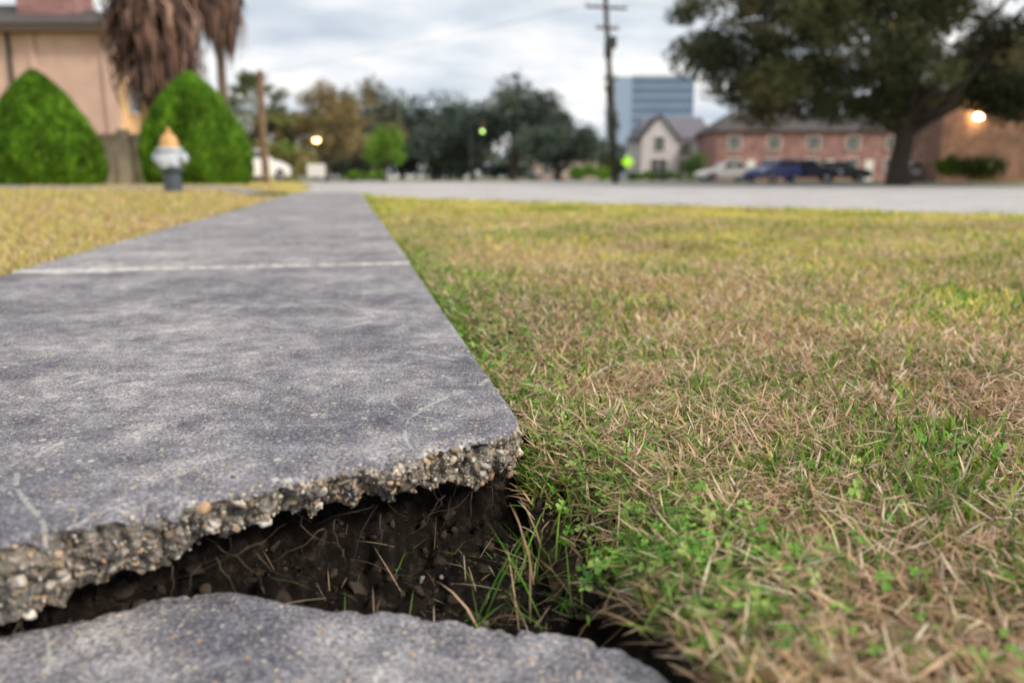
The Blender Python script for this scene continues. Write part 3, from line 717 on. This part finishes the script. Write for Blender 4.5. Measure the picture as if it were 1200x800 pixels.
for k,(zc,m_) in enumerate(((4.9,mat('dark_lens',(.1,.01,.01))),(4.6,mat('amber_lens',(.1,.07,.01))),(4.27,M_grn))):
    lathe('lens',[(.14,0),(.13,-.05),(.02,-.07)],m_,(x+.75,69.79,zc),g,n=14,axis='Y')

# fire hydrant
hx,hy,hz=-4.76,11.0,.085
g=group('fire_hydrant',(hx,hy,hz))
M_hb=noisy('hydrant_blue_grey_paint',(.045,.06,.085),(.07,.09,.12),14,.45,.2,.004)
M_hw=noisy('hydrant_white_paint',(.44,.50,.60),(.60,.65,.73),14,.45,.2,.004)
M_ho=noisy('hydrant_orange_paint',(.54,.29,.10),(.64,.38,.15),14,.45,.2,.004)
lathe('barrel',[(.17,0),(.17,.03),(.125,.04),(.12,.06),(.115,.30),(.125,.32),(.165,.33),(.165,.37),(.13,.38)],M_hb,(hx,hy,hz),g)
lathe('upper_barrel',[(.13,.38),(.14,.42),(.14,.58),(.175,.60),(.175,.635),(.14,.64)],M_hw,(hx,hy,hz),g)
lathe('bonnet',[(.13,.64),(.125,.68),(.112,.74),(.085,.79),(.05,.82),(.04,.825),(.04,.86),(.028,.865),(.028,.90),(.01,.905)],M_ho,(hx,hy,hz),g)
for sg in (-1,1):
    lathe('side_nozzle',[(.06,sg*.12),(.06,sg*.17),(.075,sg*.175),(.075,sg*.215),(.03,sg*.22),(.03,sg*.245)],M_hw,(hx,hy,hz+.50),g,n=16,axis='X')
lathe('pumper_nozzle',[(.08,-.12),(.08,-.17),(.10,-.175),(.10,-.225),(.035,-.23),(.035,-.26)],M_hw,(hx,hy,hz+.46),g,n=20,axis='Y')
for k in range(8):
    a=k*math.pi/4;lathe('flange_bolt',[(.012,.0),(.012,.02)],M_hb,(hx+.15*math.cos(a),hy+.15*math.sin(a),hz+.372),g,n=6)

# ------------------------------------------------------------ buildings
M_glass=mat('window_glass',(.05,.06,.07),.15,0,.8);M_trim=mat('white_trim',(.75,.74,.72),.6)
M_stucco=noisy('pink_stucco',(.56,.38,.33),(.66,.47,.41),1.2,.9,.2,.01)
M_stucco2=noisy('sunlit_stucco',(.74,.46,.24),(.80,.54,.30),1.2,.9,.2,.01)  # sunlit side of the same stucco, warm light put into the colour
M_roofd=noisy('dark_roof',(.05,.045,.045),(.09,.08,.08),6,.9,.4,.02)
def brickm(name,a,b,mo=(.4,.37,.33)):
    m=mat(name,a,.9);t=NT(m);br=t.n('ShaderNodeTexBrick',Scale=1.0);br.inputs['Color1'].default_value=(*a,1);br.inputs['Color2'].default_value=(*b,1);br.inputs['Mortar'].default_value=(*mo,1)
    br.inputs['Brick Width'].default_value=.22;br.inputs['Row Height'].default_value=.075;br.inputs['Mortar Size'].default_value=.01
    s_=t.n('ShaderNodeSeparateXYZ');t.l(t.coord(),s_.inputs[0]);c_=t.n('ShaderNodeCombineXYZ');t.l(t.math('ADD',s_.outputs[0],s_.outputs[1]),c_.inputs[0]);t.l(s_.outputs[2],c_.inputs[1])
    t.l(c_.outputs[0],br.inputs['Vector']);t.l(t.mix(.75,br.outputs[0],t.ramp(t.noise(1.1,8,.7),[(.35,(.45,.45,.45)),(.65,(1.4,1.35,1.3))]),'MULTIPLY'),t.b.inputs['Base Color']);return m
M_brick=brickm('brown_brick',(.19,.09,.065),(.31,.155,.10),(.26,.2,.17));M_brickr=brickm('red_brick',(.28,.11,.11),(.35,.17,.16),(.35,.28,.28))
def window(g,x0,x1,y,z0,z1,mull=1,face='y'):
    t_=.09
    def bb(n,a,b,c,d,pr,th,m_):
        if face=='y':box(n,a,b,y-pr,y-pr+th,c,d,m_,g)
        else:box(n,y+pr-th,y+pr,a,b,c,d,m_,g)
    bb('window_glass',x0,x1,z0,z1,.015,.05,M_glass)
    bb('window_head',x0-t_,x1+t_,z1,z1+t_,.06,.1,M_trim);bb('window_sill',x0-t_,x1+t_,z0-t_,z0,.09,.13,M_trim)
    bb('window_jamb',x0-t_,x0,z0,z1,.06,.1,M_trim);bb('window_jamb',x1,x1+t_,z0,z1,.06,.1,M_trim)
    for k in range(mull):
        xm=x0+(x1-x0)*(k+1)/(mull+1);bb('mullion',xm-.025,xm+.025,z0,z1,.04,.03,M_trim)
    zm=(z0+z1)/2;bb('transom',x0,x1,zm-.025,zm+.025,.045,.025,M_trim)
g=group('stucco_building',(-22,34,.05))
bx1=-15.3
box('front_wall',-34,bx1,31,31.3,0,5.9,M_stucco,g);box('side_wall',bx1-.3,bx1+.002,31.303,37.5,0,5.9,M_stucco2,g);box('rear_block',-34,bx1-.31,31.31,37.5,0,5.8,M_stucco,g)
for xx in (-29.8,-26.6,-23.3,-20.1,-18.3):box('pilaster',xx-.11,xx+.11,30.9,31,.0,5.65,M_stucco,g,.02)
box('corner_pilaster',bx1-.35,bx1+.06,30.88,31,0,5.65,M_stucco,g)
for yy in (33.2,35.4):box('side_pilaster',bx1+.003,bx1+.12,yy-.12,yy+.12,0,5.65,M_stucco2,g,.02)
box('downpipe',-19.25,-19.13,30.86,30.98,0,5.65,M_black,g,.02)
box('fascia',-34.5,bx1+.5,30.45,38,5.66,5.92,mat('fascia_brown',(.10,.07,.06),.8),g)
poly_obj('roof',[(-34.6,30.4,5.93),(bx1+.55,30.4,5.93),(bx1+.55,38.1,5.93),(-34.6,38.1,5.93),(-32,33.5,7.2),(bx1-2.2,33.5,7.2),(bx1-2.2,35,7.2),(-32,35,7.2)],BF,M_roofd,g)
box('brick_chimney',-19.2,-16.9,31.8,33.2,5.95,8.6,M_brickr,g)
window(g,32.0,32.8,bx1,2.9,4.9,0,'x');window(g,35.9,36.9,bx1,2.9,4.9,0,'x')
box('wall_sconce',bx1+.003,bx1+.25,34.1,34.35,2.1,2.6,M_black,g,.02)
g=group('garden_wall',(-13,26,.05));M_st=noisy('grey_stone_wall',(.26,.22,.17),(.46,.40,.32),1.6,.95,.6,.03)
box('wall',-14.6,-9.2,26,26.3,0,1.62,M_st,g);box('coping',-14.65,-9.15,25.95,26.35,1.62,1.72,M_st,g)
for xx in (-14.4,-12.7,-11,-9.4):box('pier',xx-.2,xx+.2,25.85,25.99,0,1.85,M_st,g)
# gable house
D=90;g=group('gabled_house',(18.5,D,0));x0,x1=X(748,D),X(832,D);M_sid=noisy('lilac_white_siding',(.56,.51,.57),(.64,.59,.64),.8,.8,.1)
xg=x0+3.8
box('walls',x0,x1,D,D+9,0,4.6,M_sid,g)
poly_obj('gable_wing',[(x0-.05,D-2,0),(xg,D-2,0),(xg,D-2,4.6),((x0+xg)/2,D-2,6.9),(x0-.05,D-2,4.6),(x0-.05,D-.01,0),(xg,D-.01,0),(xg,D-.01,4.6),((x0+xg)/2,D-.01,6.9),(x0-.05,D-.01,4.6)],[(0,1,2,3,4),(5,9,8,7,6),(0,4,9,5),(1,6,7,2)],M_sid,g)
xm=(x0+xg)/2
poly_obj('gable_roof',[(x0-.45,D-2.3,4.45),(xm,D-2.3,7.12),(xg+.4,D-2.3,4.45),(x0-.45,D+4,4.45),(xm,D+4,7.12),(xg+.4,D+4,4.45)],[(0,1,4,3),(1,2,5,4)],M_roofd,g)
poly_obj('main_roof',[(x0-.4,D-.4,4.61),(x1+.4,D-.4,4.61),(x1+.4,D+9.4,4.61),(x0-.4,D+9.4,4.61),(x0+1,D+4.5,7.3),(x1-.3,D+4.5,7.3)],[(0,1,5,4),(1,2,5),(2,3,4,5),(3,0,4)],noisy('grey_shingle',(.11,.11,.14),(.17,.17,.20),3,.9,.3),g)
window(g,xm-.55,xm+.55,D-2,3.2,4.7);window(g,xm-.9,xm+.9,D-2,.8,2.3);window(g,xg+.8,xg+2,D,2.9,4.1);window(g,xg+.8,xg+2.2,D,.8,2.2)
# brick row houses
D=82;g=group('brick_townhouse',(32,D,0));x0,x1=X(838,D),X(1130,D)
box('walls',x0,x1,D,D+10,0,5.0,M_brickr,g)
poly_obj('roof',[(x0-.4,D-.4,5.01),(x1+.4,D-.4,5.01),(x1+.4,D+10.4,5.01),(x0-.4,D+10.4,5.01),(x0+2.5,D+5,7.2),(x1-2.5,D+5,7.2)],[(0,1,5,4),(1,2,5),(2,3,4,5),(3,0,4)],M_roofd,g)
k=x0+1.2
while k<x1-2:
    window(g,k,k+1.2,D,3.2,4.4);window(g,k,k+1.2,D,.8,2.2);box('door',k+2.0,k+2.9,D-.04,D+.05,0,2.1,M_trim,g);k+=4.1
# brown brick building right
D=57;g=group('brick_building',(38,D,0));x0=X(1098,D)
box('walls',x0,x0+20,D,D+4.5,0,6.0,M_brick,g);box('eaves',x0-.3,x0+20.3,D-.3,D+4.8,6.003,6.2,M_roofd,g)
poly_obj('roof',[(x0-.5,D-.5,6.21),(x0+20.5,D-.5,6.21),(x0+20.5,D+5,6.21),(x0-.5,D+5,6.21),(x0+2,D+2.2,8.2),(x0+17,D+2.2,8.2)],[(0,1,5,4),(1,2,5),(2,3,4,5),(3,0,4)],M_roofd,g)
window(g,x0+7.4,x0+8.8,D,1.2,2.9);window(g,x0+12,x0+13.4,D,1.2,2.9)
box('lamp_bracket',X(1135,D)-.12,X(1135,D)+.12,D-.25,D-.003,4.75,4.85,M_black,g)
lathe('wall_lamp',[(.05,-.2),(.22,-.12),(.26,0),(.2,.14),(.05,.2)],emis('lamp_bright',(1,.66,.30),60),(X(1135,D),D-.35,4.55),g,n=14)
# low pink building
D=125;g=group('low_pink_building',(8,D,0));x0,x1=X(628,D),X(700,D)
box('walls',x0,x1,D,D+10,0,3.3,noisy('pink_wall',(.48,.36,.34),(.55,.42,.4),.5),g);box('roof',x0-.4,x1+.4,D-.4,D+10.4,3.3,3.7,M_roofd,g)
for k in range(4):window(g,x0+1+k*2.3,x0+2.1+k*2.3,D,1,2.2)
# glass office tower
D=250;g=group('office_tower',(44,D,0));x0,x1=X(718,D),X(808,D);zt_=30
M_tw=mat('blue_curtain_glass',(.11,.19,.34),.35,.0,.5);M_tp=noisy('tower_panel',(.25,.33,.46),(.31,.39,.52),.1,.6,0)
box('core',x0,x1,D,D+22,0,zt_,M_tw,g)
for k in range(10):
    z=1+k*2.95;box('spandrel',x0-.1,x1+.1,D-.12,D+22.1,z,z+1.0,M_tp,g)
for k in range(14):
    xx=x0+(x1-x0)*k/13;box('mullion',xx-.15,xx+.15,D-.3,D-.13,0,zt_,M_tp,g)
box('pier',x0-.3,x0+5.2,D-.45,D+21,0,zt_+.8,mat('tower_pale_pier',(.30,.40,.56),.6),g);box('roof_cap',x0+5.3,x1+.3,D-.4,D+22.3,zt_,zt_+1.2,M_tp,g)

# ------------------------------------------------------------ vehicles
M_tyre=mat('tyre',(.02,.02,.02),.9);M_hub=mat('wheel_hub',(.45,.45,.46),.35,.8);M_cg=mat('car_glass',(.03,.035,.04),.08,0,.8)
M_red=mat('tail_lamp',(.5,.02,.02),.3);M_lamp=mat('head_lamp',(.8,.8,.8),.2)
def car(name,x,y,z,rot,col,suv=False,sc=1.0):
    g=group(name,(x,y,z));R=Matrix.Rotation(rot,3,'Z')*sc;c=(x,y,z);p=mat(name+'_paint',col,.3,.1,.6)
    hh=.15 if suv else 0
    prof=[(-2.2,.35),(-2.28,.55),(-2.25,.85+hh),(-2.1,.95+hh),(-1.3,.98+hh),(.85,.98+hh),(1.6,.88+hh),(2.15,.72+hh),(2.28,.5),(2.2,.3)]
    low=[]
    for cx in (1.38,-1.38):
        for k in range(7):
            a=math.pi*k/6;low.append((cx+.4*math.cos(a),.3+.4*math.sin(a)))
    pr=prof+low
    V=[];n=len(pr)
    for yy in (-.88,.88):
        for a,b in pr:V.append(tuple(R@Vector((a,yy*(1 if b<.8 else .96),b))+Vector(c)))
    F=[tuple(range(n)),tuple(range(2*n-1,n-1,-1))]+[(i,i+n,(i+1)%n+n,(i+1)%n) for i in range(n)]
    o=poly_obj('body',V,F,p,g,bevel=.04*sc)
    cab=[(-1.95 if suv else -1.75,.97+hh),(.95,.97+hh),(.25,1.46+hh),(-1.55 if suv else -1.05,1.48+hh)]
    def cabv(sy,ins,lift=0):return [(a,sy*((.84 if i<2 else .68)+ins),b+lift) for i,(a,b) in enumerate(cab)]
    V=cabv(-1,0)+cabv(1,0);V=[tuple(R@Vector(v)+Vector(c)) for v in V]
    poly_obj('cabin',V,[(0,1,2,3),(7,6,5,4),(0,4,5,1),(1,5,6,2),(2,6,7,3),(3,7,4,0)],p,g,bevel=.03*sc)
    def panel(nm,pts,m_):poly_obj(nm,[tuple(R@Vector(v)+Vector(c)) for v in pts],[tuple(range(len(pts)))],m_,g)
    def lerp(a,b,t):return tuple(a[i]+(b[i]-a[i])*t for i in range(3))
    for sy in (-1,1):
        q=cabv(sy,.012)
        for u0,u1 in ((.08,.48),(.53,.90)):
            bl,br=lerp(q[0],q[1],u0),lerp(q[0],q[1],u1);tl,tr_=lerp(q[3],q[2],u0),lerp(q[3],q[2],u1)
            panel('side_window',[lerp(bl,tl,.12),lerp(br,tr_,.12),lerp(br,tr_,.88),lerp(bl,tl,.88)],M_cg)
    for i,j,dx in ((1,2,.02),(0,3,-.02)):
        a,b=cab[i],cab[j];panel('windscreen',[(a[0]+dx*1-(a[0]-b[0])*.1,-.74,a[1]+.05),(a[0]+dx-(a[0]-b[0])*.1,.74,a[1]+.05),(b[0]+dx+(a[0]-b[0])*.12,.62,b[1]-.04),(b[0]+dx+(a[0]-b[0])*.12,-.62,b[1]-.04)],M_cg)
    for cx in (1.38,-1.38):
        for sy in (-1,1):
            for nm,r,w,m_ in (('tyre',.33,.2,M_tyre),('hub',.2,.22,M_hub)):
                V=[];n=20
                for yy in (sy*.9-w/2*sy,sy*.9-sy*.0+ (w-.2)*sy):
                    for k in range(n):V.append(tuple(R@Vector((cx+r*math.cos(k*2*math.pi/n),yy,.33+r*math.sin(k*2*math.pi/n)))+Vector(c)))
                poly_obj(nm,V,[tuple(range(n)),tuple(range(n,2*n))]+[(k,(k+1)%n,(k+1)%n+n,k+n) for k in range(n)],m_,g)
    for sy in (-1,1):
        box('head_lamp',2.14,2.28,sy*.62-.16,sy*.62+.16,.6+hh,.72+hh,M_lamp,g,R=R,c=c);box('tail_lamp',-2.3,-2.2,sy*.66-.14,sy*.66+.14,.68+hh,.84+hh,M_red,g,R=R,c=c)
    return g
car('parked_car',X(850,62),62,-.01,math.pi+.1,(.72,.72,.72))
car('parked_car',X(906,58),58,-.01,-2.5,(.03,.06,.22),True)
car('parked_car',X(948,60),60,-.01,-.5,(.015,.025,.06),True)
car('parked_car',X(615,105),105,-.14,.3,(.04,.05,.08))
car('parked_car',X(985,66),66,-.01,-.2,(.03,.035,.05),True)
car('parked_car',X(1075,60),60,-.01,.2,(.7,.7,.7))
car('parked_van',X(292,40),40,.08,1.2,(.75,.75,.75),True)
g=group('notice_sign',(X(371,44),44,.05));x=X(371,44);box('panel',x-.5,x+.5,43.97,44.03,.35,1.05,M_trim,g,.01);box('post',x-.42,x-.36,43.98,44.02,-.1,.35,M_steel,g);box('post',x+.36,x+.42,43.98,44.02,-.1,.35,M_steel,g)
x=X(735,66);g=group('warning_sign',(x,66,0));box('post',x-.04,x+.04,66,66.06,-.1,2.2,M_steel,g)
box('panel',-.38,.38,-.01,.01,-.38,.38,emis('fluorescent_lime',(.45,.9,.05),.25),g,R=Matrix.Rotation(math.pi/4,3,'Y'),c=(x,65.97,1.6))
